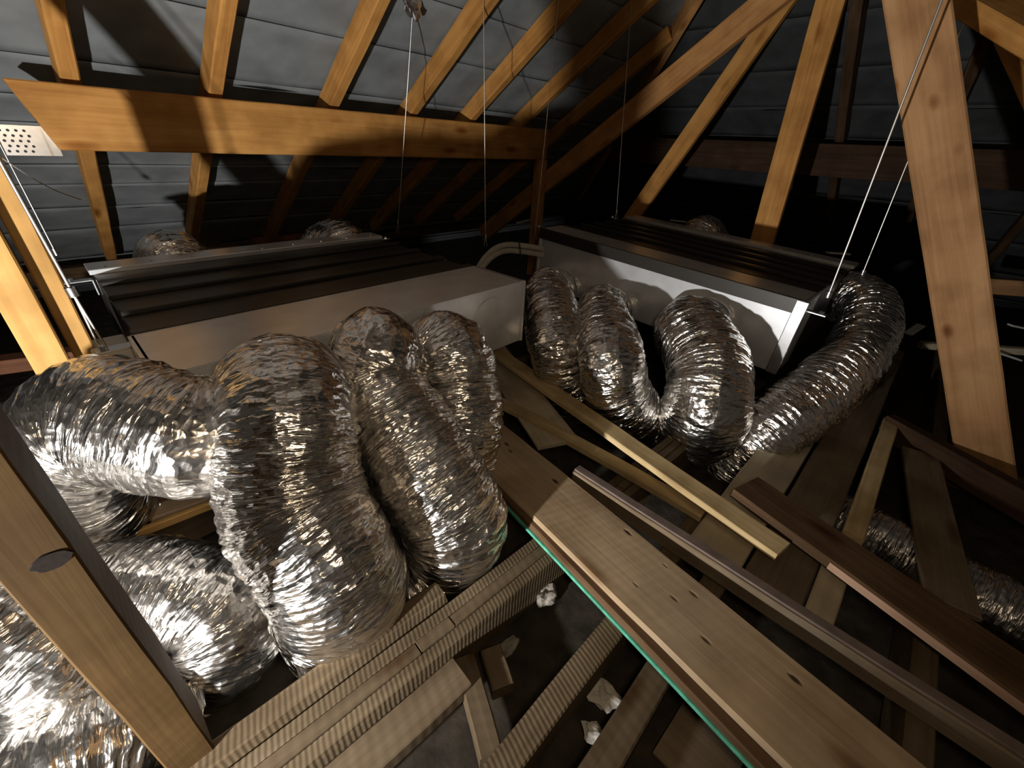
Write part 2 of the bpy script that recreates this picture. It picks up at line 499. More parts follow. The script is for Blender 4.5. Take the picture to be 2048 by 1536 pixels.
def sheet(axis, s0, s1, lo, parent):
    """one course of roof underlay; s = plan distance down the slope, lapped over the course below"""
    bm = bmesh.new()
    th = 0.004; lap = 0.012
    n = 14
    nv = 7
    rnd = random.Random(int(s0 * 1000) + (5 if axis == 'x' else 0))
    rows = []
    for i in range(nv + 1):
        t = i / nv; s = s0 + (s1 + 0.03 - s0) * t
        row = []
        for k in range(n + 1):
            w = k / n
            if axis == 'y':
                hi = min(hipx(s), 7.3); c = lo + (hi - lo) * w
                z = zl(s) + RD / CS
            else:
                hi = min(s - PX + PY - 0.03, 5.6); c = lo + (hi - lo) * w
                z = zr(s) + RD / CS
            drop = 0.016 * (1 - t) ** 2 * 1.0 + 0.006 * math.sin(c * 5.3 + s * 3) * t + (rnd.random() - .5) * 0.004
            z = z + 0.014 - drop - (0.010 if t > 0.93 else 0.0)
            row.append((c, s, z) if axis == 'y' else (s, c, z))
        rows.append(row)
    g = [[bm.verts.new(p) for p in row] for row in rows]
    h = [[bm.verts.new((p[0], p[1], p[2] + th)) for p in row] for row in rows]
    for i in range(nv):
        for k in range(n):
            bm.faces.new((g[i][k], g[i][k + 1], g[i + 1][k + 1], g[i + 1][k]))
            bm.faces.new((h[i][k], h[i + 1][k], h[i + 1][k + 1], h[i][k + 1]))
    for k in range(n):
        bm.faces.new((g[0][k], h[0][k], h[0][k + 1], g[0][k + 1]))
        bm.faces.new((g[nv][k], g[nv][k + 1], h[nv][k + 1], h[nv][k]))
    o = link('roof_sheet', bm_mesh(bm, 'roof_sheet', True), M['roof_sheet'] if axis == 'y' else M['sheet_shaded'], parent)
    return o


edges_l = [0.2, 0.75, 1.25, 1.62, 1.92, 2.2, 2.48, 2.8, 3.0, 3.16, 3.3, 3.45, 3.62, 3.85, 4.1, 4.5, 4.95, 5.2]
for a, b2 in zip(edges_l[:-1], edges_l[1:]): sheet('y', a, b2, -1.6, ceil_l)
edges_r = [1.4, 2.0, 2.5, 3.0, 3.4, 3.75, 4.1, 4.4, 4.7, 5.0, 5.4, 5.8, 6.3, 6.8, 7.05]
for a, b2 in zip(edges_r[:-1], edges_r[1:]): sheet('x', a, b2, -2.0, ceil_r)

# rafters of the left slope
RW = 0.062
names_l = [(-0.27, 'orange pine rafter farthest left, mostly in the dark'),
           (0.278, 'orange pine rafter above the chamfered purlin end'),
           (0.79, 'half shaded pine rafter crossing left half of the purlin'),
           (1.385, 'pine rafter brightly lit just above the middle of the purlin'),
           (1.93, 'long pine rafter behind the knotted silver hanging wire'),
           (2.45, 'pine rafter behind the tall centre hanging wire'),
           (3.02, 'dim pine jack rafter above the corner post'),
           (3.62, 'shadowed jack rafter behind the sloping truss chord')]
for x, lab in names_l:
    y0 = max(0.45, x - PX + PY + 0.02)
    y1 = 4.30
    p0 = Vector((x, y0, zl(y0))); p1 = Vector((x, y1, zl(y1)))
    nrm = Vector((0, SN, CS))
    timber('rafter', p0 + nrm * RD / 2, p1 + nrm * RD / 2, RW, RD, M['pine_orange'], lab, 'rafter', up=nrm,
           group='rafters of the left roof slope', bev=0.006)
# rafters of the right slope
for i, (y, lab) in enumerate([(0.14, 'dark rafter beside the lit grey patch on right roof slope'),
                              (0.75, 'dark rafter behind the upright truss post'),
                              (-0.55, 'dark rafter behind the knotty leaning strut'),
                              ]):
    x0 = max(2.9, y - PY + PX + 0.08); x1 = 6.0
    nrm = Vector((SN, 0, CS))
    timber('rafter', Vector((x0, y, zr(x0))) + nrm * RD / 2, Vector((x1, y, zr(x1))) + nrm * RD / 2, RW, RD, M['plank_dark'],  # dark wood here stands for the shade on the right slope
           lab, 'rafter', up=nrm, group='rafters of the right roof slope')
# hip rafter along the meeting of the slopes
h0 = Vector((2.35, 0.55, zl(0.55) - 0.03)); h1 = Vector((5.8, 4.0, zl(4.0) - 0.03))
timber('hip_rafter', h0, h1, 0.05, 0.2, M['rafter_dim'], 'dark hip rafter where the two roof slopes meet', 'rafter', off=(0, 0.12))

# purlins
pz = 1.305
pu = timber('purlin', (0.065, PY, pz), (3.27, PY, pz), 0.07, 0.232, M['pine_orange'],
            'deep orange pine purlin running across the left roof slope', 'purlin', bev=0.005)
# chamfer the left end of the purlin top and bottom
bm = bmesh.new(); bm.from_mesh(pu.data)
for v in bm.verts:
    if v.co.x < 0.005:
        v.co.x += 0.095 * (max(0, -v.co.z) / 0.116) ** 1.0 + 0.02 * max(0, v.co.z) / 0.116
bm.to_mesh(pu.data); bm.free()
timber('purlin', (PX, 2.75, 1.305), (PX, -1.4, 1.305), 0.07, 0.23, M['timber_darkened'],  # shade on this purlin is put into its very dark wood colour
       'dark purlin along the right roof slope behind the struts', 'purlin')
# nail plate at the purlin's left end
np_o = box('nail_plate', 0.0, 0.16, PY + 0.037, PY + 0.041, 1.165, 1.27, M['galv_bright'], bev=0)
tag(np_o, 'galvanised nail plate behind the chamfered purlin end', 'plate')
for i in range(4):
    for j in range(5):
        bm = bmesh.new(); bmesh.ops.create_cone(bm, cap_ends=True, segments=8, radius1=0.005, radius2=0.005, depth=0.002)
        bmesh.ops.rotate(bm, verts=bm.verts, matrix=Matrix.Rotation(math.pi / 2, 3, 'X'))
        bmesh.ops.translate(bm, verts=bm.verts, vec=(0.012 + i * 0.022 + (j % 2) * 0.008, PY + 0.0365, 1.18 + j * 0.018))
        link('nail_hole', bm_mesh(bm, 'nail_hole'), M['ink'], np_o)

# corner post and truss timbers
timber('corner_post', (3.24, PY, 0.17), (3.24, PY, 1.19), 0.075, 0.1, M['rafter_dim'],
       'upright pine post under the right end of the orange purlin', 'post', up=(1, 0, 0))
jx = 3.32
timber('truss_chord', (jx, 3.52, 0.42), (jx, 1.05, 2.15), 0.06, 0.15, M['rafter_dim'],
       'deep sloping truss chord passing the purlin corner, lit at its foot', 'beam', up=(0, 0.55, 0.84))
fx = 3.62
F0 = UX(1250, 455, fx); F1 = UX(1570, 0, fx)
Fd = (F1 - F0).normalized()
timber('truss_strut', F0 - Fd * 0.35, F1 + Fd * 0.06, 0.05, 0.125, M['pine_orange'],
       'diagonal pine strut rising right from behind the right unit', 'strut', up=(0, 0.87, 0.5))
G0 = UX(1525, 480, fx); G1 = UX(1662, 0, fx); Gd = (G1 - G0).normalized()
timber('truss_post', G0 - Gd * 0.55, G1 + Gd * 0.04, 0.05, 0.155, M['pine_orange'],
       'wide upright pine truss post behind the right unit', 'post', up=(0, 1, 0.05))
hx = 2.45
H0 = UX(1966, 900, hx); H1 = UX(1832, 0, hx); Hd = (H1 - H0).normalized()
timber('leaning_strut', H0 - Hd * 0.16, H1 + Hd * 0.3, 0.05, 0.17, M['pine_tan'],
       'knotty tan strut leaning left at the far right', 'strut', up=(0, 1, -0.3), bev=0.006)
k0 = D(1880, -40, 1.75); k1 = D(2130, 100, 1.45)
timber('overhead_beam', k0, k1, 0.16, 0.07, M['pine_orange'], 'pine beam crossing the top right corner', 'beam',
       up=tuple(-f_))
k0 = D(1990, -10, 2.0); k1 = D(2110, 250, 1.9)
timber('overhead_brace', k0, k1, 0.13, 0.06, M['pine_orange'], 'pine brace below the beam in the top right corner', 'beam',
       up=tuple(-f_))

# studs at the left, foreground post
sy = 1.70
for (xa, w, ya, lab) in [(UY(45, 620, sy).x, 0.075, sy, 'bright yellow pine stud at the left edge of the frame'),
                         (UY(117, 600, sy + 0.045).x, 0.052, sy + 0.045, 'yellow pine stud next to the silver hanging rod')]:
    timber('stud', (xa, ya, 0.05), (xa, ya, 2.05), w, 0.09, M['pine_pale'], lab, 'stud', up=(0, 1, 0))
fpost = timber('foreground_post', (-0.147, 0.718, 0.203), (-0.147, 0.718, 2.7), 0.068, 0.125, M['post_rough'],
       'rough sawn post in the left foreground with one dark knot', 'post', up=(0, 1, 0), bev=0.003)

kp = UY(105, 1122, 0.655); fpi = fpost.matrix_world.inverted()
bm = bmesh.new()
bmesh.ops.create_cone(bm, cap_ends=True, segments=18, radius1=0.017, radius2=0.0165, depth=0.0015)
kr = random.Random(8)
for v in bm.verts: v.co = Vector((v.co.x * (0.75 + 0.2 * kr.random()), v.co.y * (1.0 + 0.25 * kr.random()), v.co.z))
bmesh.ops.rotate(bm, verts=bm.verts, matrix=Matrix.Rotation(math.pi / 2, 3, 'X'))
kn = link('knot', bm_mesh(bm, 'knot'), M['knot'], fpost)
kn.matrix_local = fpi @ Matrix.Translation(kp) @ Matrix.Rotation(math.pi / 2, 4, 'Y')
kn['label'] = 'dark cracked knot'
# ------------------------------------------------------------------ joists and floor timbers
JT = 0.17
# laminated front joist: each strip is a part
fj = empty('laminated_joist', (0, 0.53, 0)); tag(fj, 'joist of three nailed saw-marked strips running under the big plank', 'joist')


def strip(y0, y1, x0, x1, z1, h, mat, parent, nm='joist_strip'):
    o = timber(nm, (x0, (y0 + y1) / 2, z1 - h / 2), (x1, (y0 + y1) / 2, z1 - h / 2), abs(y1 - y0), h, mat, bev=0.002, wob=0.002)
    o.parent = parent; o.matrix_parent_inverse = parent.matrix_world.inverted()
    return o


bpy.context.view_layer.update()


def skew(o, rz, piv):
    m = Matrix.Translation(Vector(piv)) @ Matrix.Rotation(rz, 4, 'Z') @ Matrix.Translation(-Vector(piv))
    o.matrix_world = m @ o.matrix_world


# the joist drifts a few centimetres in y along its length (0.56 mid at x=0, 0.50 at x=.75, .45 at x=1.6)
JA = math.atan2(-0.07, 1.0)
fj.location = (0, 0.563, 0); fj.rotation_euler = (0, 0, JA)
bpy.context.view_layer.update()


def jstrip(y0, y1, x0, x1, z1, h, mat, nm='joist_strip'):
    o = timber(nm, (x0, (y0 + y1) / 2, z1 - h / 2), (x1, (y0 + y1) / 2, z1 - h / 2), abs(y1 - y0), h, mat, bev=0.002, wob=0.002)
    o.parent = fj
    return o


jstrip(0.018, 0.050, -0.6, 2.6, JT, 0.15, M['joist_sawn'])
jstrip(-0.016, 0.016, -0.6, 0.30, JT - 0.001, 0.15, M['joist_smooth'])
jstrip(-0.016, 0.016, 0.304, 0.405, JT + 0.002, 0.15, M['joist_smooth'])
jstrip(-0.016, 0.016, 0.409, 1.2, JT, 0.15, M['joist_smooth'])
jstrip(-0.016, 0.016, 1.205, 2.6, JT, 0.15, M['joist_smooth'])
jstrip(-0.050, -0.018, -0.6, 2.6, JT - 0.003, 0.15, M['joist_sawn'])

timber('side_board', (-0.62, 0.510, 0.095), (0.36, 0.441, 0.095), 0.085, 0.05, M['joist_smooth'],
       'wide lower board against the near side of the laminated joist', 'board')
timber('edge_board', (-0.55, 0.678, 0.145), (0.452, 0.617, 0.145), 0.05, 0.115, M['joist_sawn'],
       'pale saw-marked board on edge ending under the silver duct', 'board', cut1=0.02)
timber('joist', (-0.4, 0.235, JT - 0.06), (1.3, 0.20, JT - 0.06), 0.062, 0.12, M['joist_sawn'],
       'saw-marked joist under the plank, nearer the camera than the laminated one', 'joist')
timber('joist', (-0.3, 0.085, JT - 0.08), (1.3, 0.062, JT - 0.08), 0.068, 0.12, M['joist_smooth'],
       'brown nail-pocked joist at the bottom centre', 'joist')
# short blocking between joists
timber('blocking', (0.30, 0.268, 0.07), (0.395, 0.47, 0.07), 0.055, 0.06, M['joist_smooth'],
       'short blocking piece between the two front joists', 'block', up=(0, 0, 1))
timber('blocking', (0.425, 0.35, 0.05), (0.47, 0.445, 0.05), 0.06, 0.05, M['joist_smooth'],
       'small offcut block by the laminated joist', 'block')
# far joists
for (ya, lab) in [(1.49, 'joist below the left unit beside the rust-red strip'), (2.1, 'dark joist under the left unit'),
                  (-0.42, 'dark joist below the brown plank on the right')]:
    timber('joist', (-1.2, ya, JT - 0.07), (4.6, ya - 0.02, JT - 0.07), 0.055, 0.14, M['joist_smooth'], lab, 'joist')
timber('red_strip', U(150, 1045, 0.235), U(400, 955, 0.235), 0.05, 0.05, M['red_timber'],
       'rust-red strip lying behind the foreground post', 'batten')
timber('loose_board', U(160, 1075, 0.185), U(420, 985, 0.185), 0.085, 0.02, M['plank_grey'],
       'grey-brown board in front of the rust-red strip', 'board')
timber('pale_batten', U(230, 1085, 0.19), U(440, 1002, 0.19), 0.018, 0.03, M['pine_pale'],
       'thin pale batten along the front of the grey-brown board', 'batten')
timber('rear_plate', U(-40, 735, 0.40), U(190, 705, 0.40), 0.08, 0.06, M['red_timber'],
       'dark red plate behind the yellow studs', 'plate')

# ------------------------------------------------------------------ loose planks
def slab(name, a0, a1, w, z1, h, mat, label, cat='plank', **kw):
    p0 = Vector((a0[0], a0[1], z1 - h / 2)); p1 = Vector((a1[0], a1[1], z1 - h / 2))
    return timber(name, p0, p1, w, h, mat, label, cat, **kw)


slab('scaffold_plank', (0.986, 1.05), (0.705, -0.75), 0.238, 0.235, 0.022, M['plank_grey'],
     'big worn grey-brown plank crossing the joists in the foreground', bev=0.006, seed=3)
gb = slab('green_edged_board', (0.965, 1.02), (0.655, -0.75), 0.215, 0.212, 0.036, M['plank_dark'],
          'dark board with a green painted edge under the big plank', off=(0.0, 0))
# painted edge: thin strip on the near long side
gl = (Vector((0.655, -0.75)) - Vector((0.965, 1.02))).length
ge = box('painted_edge', 0.05, gl - 0.05, -0.114, -0.106, -0.017, -0.005, M['green_paint'], gb, bev=0.001)
ge['label'] = 'green painted edge'
timber('grey_plank', (1.083, 0.62, 0.2055), (1.03, -0.85, 0.2055), 0.034, 0.068, M['board_brown'],
       'grey-brown board standing on edge beside the big plank, partly in its shadow', 'plank')
timber('edge_strip', (1.090, 0.62, 0.244), (1.037, -0.85, 0.244), 0.034, 0.008, M['plum_strip'],
       'narrow purplish strip along the top of the board on edge', 'batten')
slab('pale_plank', (1.60, 1.62), (1.251, -0.055), 0.088, 0.248, 0.028, M['plank_yellow'],
     'narrow yellowish plank with a bright near edge between the two units', seed=11)
slab('bowed_batten', (1.25, 1.40), (1.272, 0.19), 0.062, 0.203, 0.03, M['plank_yellow'],
     'bowed narrow batten converging with the yellowish plank', bow=0.02)
bp_o = slab('brown_plank', (1.447, 0.125), (1.16, -0.80), 0.15, 0.272, 0.036, M['plank_dark'],
     'dark brown plank running out to the lower right', seed=5)
be = box('lit_edge', 0.33, 0.965, -0.0785, -0.0745, -0.014, 0.012, M['pink_lit'], bp_o, 0.001)  # paler strip: lamplight on the plank's near side put into colour
be['label'] = 'pinkish near edge with the lamplight put into its colour'
slab('wide_board', (1.085, 0.102), (3.7, 0.05), 0.165, 0.205, 0.02, M['board_dusty'],
     'wide dusty board under the hanging duct of the right unit')
slab('wide_board', (1.08, -0.068), (3.75, -0.14), 0.16, 0.20, 0.02, M['board_brown'],
     'darker wide board beside the dusty one')
slab('narrow_batten', (1.08, -0.19), (1.45, -0.195), 0.07, 0.21, 0.02, M['board_dusty'],
     'short dusty batten at the near end of the wide boards', 'batten')
slab('narrow_batten', (1.50, -0.21), (2.50, -0.232), 0.058, 0.235, 0.03, M['plank_yellow'],
     'straight pale batten along the far edge of the wide boards', 'batten')
slab('cross_board', (1.70, 1.75), (1.22, 0.80), 0.20, 0.19, 0.018, M['board_dusty'],
     'dusty board under the left ducts of the right unit', 'board')
slab('cross_board', (2.35, -0.36), (1.45, -0.47), 0.13, 0.20, 0.02, M['board_brown'],
     'dim grey-brown board lying by the leaning strut', 'board')
timber('truss_tie', U(1770, 850, 0.2), U(2120, 1050, 0.2), 0.06, 0.12, M['timber_darkened'],
       'dark truss tie at the foot of the leaning strut', 'beam')
timber('truss_tie', (2.45, -0.35, 0.12), (2.45, -1.4, 0.12), 0.05, 0.14, M['plank_dark'],
       'dark timber beneath the leaning strut', 'beam')

# ------------------------------------------------------------------ ducted units
def unit(name, label, loc, rz, L, DP, DB, zt, h, n_rib, spigots, knock=None, hb=0.0):
    """local x along the length, y from the plenum face backwards, z down from zt"""
    o = empty(name, (loc[0], loc[1], 0), rz); tag(o, label, 'air handler')
    zb = zt - h
    p = box('plenum', 0, L, 0, DP, zb, zt, M['galv'], o, 0.003)
    # folded seams on the plenum
    box('seam', -0.004, L + 0.004, -0.004, 0.012, zt - 0.006, zt + 0.003, M['galv'], p, 0.001)
    box('seam', -0.006, 0.010, -0.006, DP * .98, zb, zt, M['galv'], p, 0.001)
    box('seam', L - 0.010, L + 0.006, -0.006, DP * .98, zb, zt, M['galv'], p, 0.001)
    body = box('body', 0.01, L - 0.01, DP, DP + DB, zb - hb, zt - 0.012, M['galv_shaded'], o, 0.004)
    for i in range(n_rib):
        y = DP + 0.14 + (DB - 0.36) * (i + 0.5) / n_rib
        box('rib', 0.012, L - 0.012, y - 0.022, y + 0.022, zt - 0.014, zt + 0.004, M['galv_shaded'], body, 0.004)
    box('top_flange', 0.0, L, DP + DB - 0.14, DP + DB + 0.006, zt - 0.013, zt + 0.008, M['galv'], o, 0.002)
    box('top_flange', 0.005, L - 0.005, DP - 0.002, DP + 0.04, zt - 0.013, zt + 0.003, M['galv_shaded'], o, 0.002)
    for i in range(9):                      # screw heads along the lid
        bm = bmesh.new(); bmesh.ops.create_cone(bm, cap_ends=True, segments=8, radius1=0.005, radius2=0.004, depth=0.004)
        bmesh.ops.translate(bm, verts=bm.verts, vec=(0.06 + i * (L - 0.12) / 8, DP + DB - 0.1, zt + 0.009))
        link('screw', bm_mesh(bm, 'screw'), M['galv_bright'], body)
    for x, z, r in spigots:
        bm = bmesh.new(); bmesh.ops.create_cone(bm, cap_ends=False, segments=40, radius1=r, radius2=r, depth=0.09)
        bmesh.ops.rotate(bm, verts=bm.verts, matrix=Matrix.Rotation(math.pi / 2, 3, 'X'))
        bmesh.ops.translate(bm, verts=bm.verts, vec=(x, -0.04, z))
        link('spigot', bm_mesh(bm, 'spigot', True), M['galv_bright'], p)
    if knock:
        x, z, r = knock
        bm = bmesh.new()
        bmesh.ops.create_cone(bm, cap_ends=True, segments=48, radius1=r, radius2=r * .985, depth=0.005)
        bmesh.ops.rotate(bm, verts=bm.verts, matrix=Matrix.Rotation(math.pi / 2, 3, 'X'))
        bmesh.ops.translate(bm, verts=bm.verts, vec=(x, -0.0025, z))
        k = link('knockout_disc', bm_mesh(bm, 'knockout_disc'), M['galv'], p); k['label'] = 'unused round outlet blank'
    return o


def bracket(parent, x, y, z, side):
    """angle lug on the end of a unit, side = -1 left end, 1 right end"""
    bm = bmesh.new()
    bm_box(bm, min(x, x + side * 0.085), max(x, x + side * 0.085), y - 0.02, y + 0.02, z, z + 0.004)
    bm_box(bm, x - 0.002, x + 0.002, y - 0.02, y + 0.02, z - 0.06, z + 0.004)
    b = link('hanging_bracket', bm_mesh(bm, 'hanging_bracket'), M['galv_bright'], parent)
    bm = bmesh.new(); bmesh.ops.create_cone(bm, cap_ends=True, segments=6, radius1=0.011, radius2=0.011, depth=0.012)
    bmesh.ops.translate(bm, verts=bm.verts, vec=(x + side * 0.065, y, z + 0.01))
    link('nut', bm_mesh(bm, 'nut'), M['galv_bright'], b)
    return b


U1 = unit('ducted_unit', 'left ducted air unit of grey sheet metal with ribbed lid', (0.07, 1.26), 0.0, 1.385, 0.345, 1.0, 0.75, 0.30, 3,
          [(0.08, 0.59, .08), (0.27, 0.60, .12), (0.57, 0.60, .12), (0.80, 0.59, .11)], knock=(1.17, 0.61, 0.105))
bracket(U1, 0.0, 0.40, 0.70, -1); bracket(U1, 0.0, 1.20, 0.72, -1); bracket(U1, 1.385, 1.28, 0.72, 1); bracket(U1, 1.385, 0.70, 0.70, 1)
# unit 2 hangs a little out of level: plenum face from (2.30, 1.90) down to (2.24, 0.29); its back lies towards +x
L2 = 1.612
rz2 = math.atan2(0.29 - 1.90, 2.24 - 2.30); ry2 = math.atan(0.07 / L2)
M2 = Matrix.Translation((2.30, 1.90, 0.07)) @ Matrix.Rotation(rz2, 4, 'Z') @ Matrix.Rotation(ry2, 4, 'Y')
sp2 = [M2.inverted() @ UX(px, py, 2.27) for px, py in ((1118, 580), (1232, 615), (1412, 650))]
U2 = unit('ducted_unit', 'right ducted air unit of sheet metal with bright lit front', (2.30, 1.90), rz2, L2, 0.22, 0.98, 0.75, 0.37, 4,
          [(sp2[0].x, sp2[0].z, .115), (sp2[1].x, sp2[1].z, .115), (sp2[2].x, sp2[2].z, .135)])
U2.location.z = 0.07; U2.rotation_euler = (0, ry2, rz2)
box('front_lip', 0.0, L2, -0.016, 0.0, 0.688, 0.755, M['galv_shaded'], U2, 0.002)
box('corner_flange', L2 - 0.037, L2 + 0.015, -0.018, 0.004, 0.382, 0.752, M['galv_bright'], U2, 0.003)
bracket(U2, L2, 0.05, 0.70, 1); bracket(U2, L2, 0.95, 0.70, 1); bracket(U2, 0.0, 0.05, 0.74, -1); bracket(U2, 0.0, 0.95, 0.74, -1)
bpy.context.view_layer.update()


def u2(x, y, z): return U2.matrix_world @ Vector((x, y, z))
def mouth(i, out): return u2(sp2[i].x, -out, sp2[i].z)


# ------------------------------------------------------------------ ducts
g1 = 'foil ducts of the left unit'; g2 = 'foil ducts of the right unit'; g3 = 'foil ducts among the joists'
duct([(0.15, 1.25, 0.59), (0.09, 1.12, 0.625), D(220, 835, 1.02), D(150, 895, 1.03), D(130, 965, 1.1), D(190, 1015, 1.3), D(260, 1022, 1.5)], 0.152, M['foil'],
     'crumpled silver duct at far left end of left unit, bending back below it', 11, g1)
duct([(0.345, 1.25, 0.60), (0.315, 1.13, 0.665), (0.27, 1.0, 0.66), D(595, 1000, 1.06), D(650, 1105, 1.05), D(682, 1170, 1.09), (0.228, 0.785, 0.19), (0.235, 0.83, 0.04)], 0.168, M['foil'],
     'biggest nearest silver duct arching down in the middle of the left foreground', 23, g1)
duct([(0.64, 1.25, 0.60), (0.625, 1.15, 0.655), D(755, 785, 1.36), D(850, 940, 1.28), D(905, 1030, 1.29), (0.575, 0.735, 0.19), (0.585, 0.765, 0.05)], 0.16, M['foil'],
     'second silver duct beside the nearest one, ending at the laminated joist', 37, g1)
duct([(0.87, 1.25, 0.59), (0.885, 1.11, 0.60), D(915, 775, 1.555), D(922, 850, 1.55), D(908, 930, 1.62), D(880, 1020, 1.78)], 0.155, M['foil'],
     'rightmost duct of the left unit next to the blank disc', 41, g1)
duct([mouth(0, 0.01), mouth(0, 0.14), D(1112, 665, 2.22), D(1128, 750, 2.25), D(1165, 815, 2.42), D(1190, 850, 2.7)], 0.155, M['foil'],
     'leftmost brownish duct of the right unit', 53, g2)
duct([mouth(1, 0.01), mouth(1, 0.16), D(1218, 705, 1.98), D(1232, 780, 2.0), D(1272, 830, 2.12), D(1320, 865, 2.35)], 0.152, M['foil'],
     'middle duct of the right unit with a bright white right flank', 67, g2)
duct([mouth(2, 0.01), mouth(2, 0.15), D(1416, 740, 1.92), D(1412, 808, 1.87), D(1402, 850, 1.98), D(1395, 865, 2.15)], 0.182, M['foil'],
     'stubby barrel-like duct hanging straight down from the right unit', 71, g2)
duct([D(1640, 600, 2.75), D(1700, 590, 2.55), D(1738, 625, 2.35), D(1715, 708, 2.1), D(1632, 790, 1.95), D(1556, 846, 1.9), D(1488, 915, 1.98), D(1440, 970, 2.1)], 0.145, M['foil'],
     'long curved duct sweeping from the right end of the right unit', 83, g2, neck=False, collar=False)
# ducts down among the joists, lower left
duct([D(30, 1165, 1.22), D(200, 1182, 1.16), D(340, 1182, 1.14), D(440, 1225, 1.14), D(455, 1300, 1.16), D(400, 1350, 1.22), D(320, 1385, 1.3)], 0.14, M['foil'],
     'elbow of silver duct between foreground post and biggest duct', 97, g3, neck=False, collar=False)
duct([D(-220, 1110, .92), D(-60, 1200, .92), D(60, 1275, .93), D(140, 1335, .98), D(150, 1400, 1.15)], 0.125, M['foil'],
     'silver duct at the left edge behind the foreground post', 101, g3, neck=False, collar=False)
duct([D(-40, 1650, .86), D(90, 1545, .86), D(230, 1475, .92), D(340, 1440, 1.02)], 0.105, M['foil'],
     'silver duct in the bottom left corner under the foreground post', 113, g3, neck=False, collar=False)
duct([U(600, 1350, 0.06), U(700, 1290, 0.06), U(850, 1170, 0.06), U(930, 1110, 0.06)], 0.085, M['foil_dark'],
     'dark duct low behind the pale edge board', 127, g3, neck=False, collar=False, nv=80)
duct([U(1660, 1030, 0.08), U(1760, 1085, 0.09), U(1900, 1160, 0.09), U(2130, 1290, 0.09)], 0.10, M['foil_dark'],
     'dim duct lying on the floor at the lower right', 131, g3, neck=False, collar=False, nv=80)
# ducts behind the units, only their tops show
duct([(0.42, 2.61, 0.62), (0.42, 2.8, 0.66), (0.45, 3.1, 0.55), (0.5, 3.4, 0.25)], 0.165, M['foil'],
     'foil duct top peeping over the left part of left unit', 139, g1, nv=90)
duct([(1.32, 2.61, 0.62), (1.32, 2.8, 0.665), (1.34, 3.1, 0.55), (1.36, 3.4, 0.25)], 0.165, M['foil'],
     'foil duct top peeping over the right part of left unit', 149, g1, nv=90)
b0 = u2(0.62, 1.2, 0.62)
duct([u2(0.55, 1.21, 0.63), u2(0.55, 1.36, 0.67), u2(0.55, 1.6, 0.55), u2(0.55, 1.8, 0.3)], 0.16, M['foil'],
     'foil duct top peeping over the right unit', 151, g2, nv=90)

# ------------------------------------------------------------------ hanging wires
def wire(top, bottom, r, label, grip=0.12, ext=0.0, fork=True):
    d = (top - bottom).normalized(); t2 = top + d * ext
    mid = bottom + d * grip
    o = tube('hanging_wire', [t2, (t2 + mid) / 2, mid], r, M['wire'], label, 'wire', nv=6, step=0.2, group='wires carrying the units')
    g = tube('wire_grip', [mid + d * 0.012, mid, mid - d * 0.014], r * 3.2, M['galv_bright'], parent=o, nv=8, step=0.01)
    if fork:
        s = d.cross(f_).normalized() * 0.010
        for k in (-1, 1):
            tube('wire_loop', [mid, (mid + bottom) / 2 + s * k * .5, bottom + s * k], r * .8, M['wire'], parent=o, nv=6, step=0.05)
    return o


lb = U1.matrix_world @ Vector((-0.065, 0.40, 0.705))
wire(UY(-60, 215, lb.y), lb, 0.0042, 'thick silver hanging rod in front of the yellow studs', grip=0.18)
lb = U1.matrix_world @ Vector((-0.065, 1.20, 0.725))
wire(UY(-20, 250, lb.y), lb, 0.0028, 'thin wire holding the back left corner of the left unit', fork=False)
lb = U1.matrix_world @ Vector((1.39 + .03, 1.28, 0.725))
wire(UR(826, 12), UY(795, 468, lb.y), 0.0022, 'shiny knotted hanging wire tied to a foil strap', 0.08)
wire(UY(967, -30, 2.02), UY(971, 492, 2.02), 0.0025, 'straight hanging wire in the centre of the picture', 0.06)
wire(UX(1118, -10, 2.35), UX(1070, 478, 2.35), 0.0018, 'dim hanging wire crossing the corner post', 0.06)
wire(UX(1264, -10, 2.95), UX(1232, 440, 2.95), 0.0018, 'dim hanging wire left of the diagonal strut', 0.06)
rb = u2(L2 + .065, 0.05, 0.705)
wire(UX(1895, -30, rb.x), rb, 0.0042, 'bright white hanging wire at front right corner of right unit', 0.09, fork=False)
rb = u2(L2 + .065, 0.95, 0.705)
wire(UX(1958, -30, rb.x), rb, 0.0040, 'bright white hanging wire behind, passing the curved duct', 0.05, fork=False)
# knots and strap on the shiny wire
kp = UR(826, 6, 0.02)
bm = bmesh.new(); bmesh.ops.create_icosphere(bm, subdivisions=3, radius=1.0)
rr = random.Random(4)
for v in bm.verts: v.co = Vector((v.co.x * 0.05, v.co.y * 0.012, v.co.z * 0.06)) * (0.75 + 0.5 * rr.random())
st = link('foil_strap', bm_mesh(bm, 'foil_strap'), M['galv_bright']); st.location = kp
tag(st, 'crumpled foil strap tied to the rafters at the top of picture', 'strap')
# loose thin wire at the left
tube('loose_wire', [UY(-20, 300, 2.0), UY(55, 350, 2.02), UY(110, 380, 2.05), UY(162, 399, 2.1)], 0.0018, M['wire'],
     'loose thin wire curling below the nail plate', 'wire', nv=6)

# control box on the left end of unit 1
cb = box('control_box', -0.095, -0.004, 0.36, 0.52, 0.575, 0.70, M['box_plastic'], None, 0.004)
cb.matrix_world = U1.matrix_world.copy(); tag(cb, 'small pale control box on the left end of left unit', 'box')
box('slot', -0.085, -0.055, 0.357, 0.36, 0.672, 0.680, M['ink'], cb, 0)
box('slot', -0.050, -0.025, 0.357, 0.36, 0.670, 0.684, M['ink'], cb, 0)

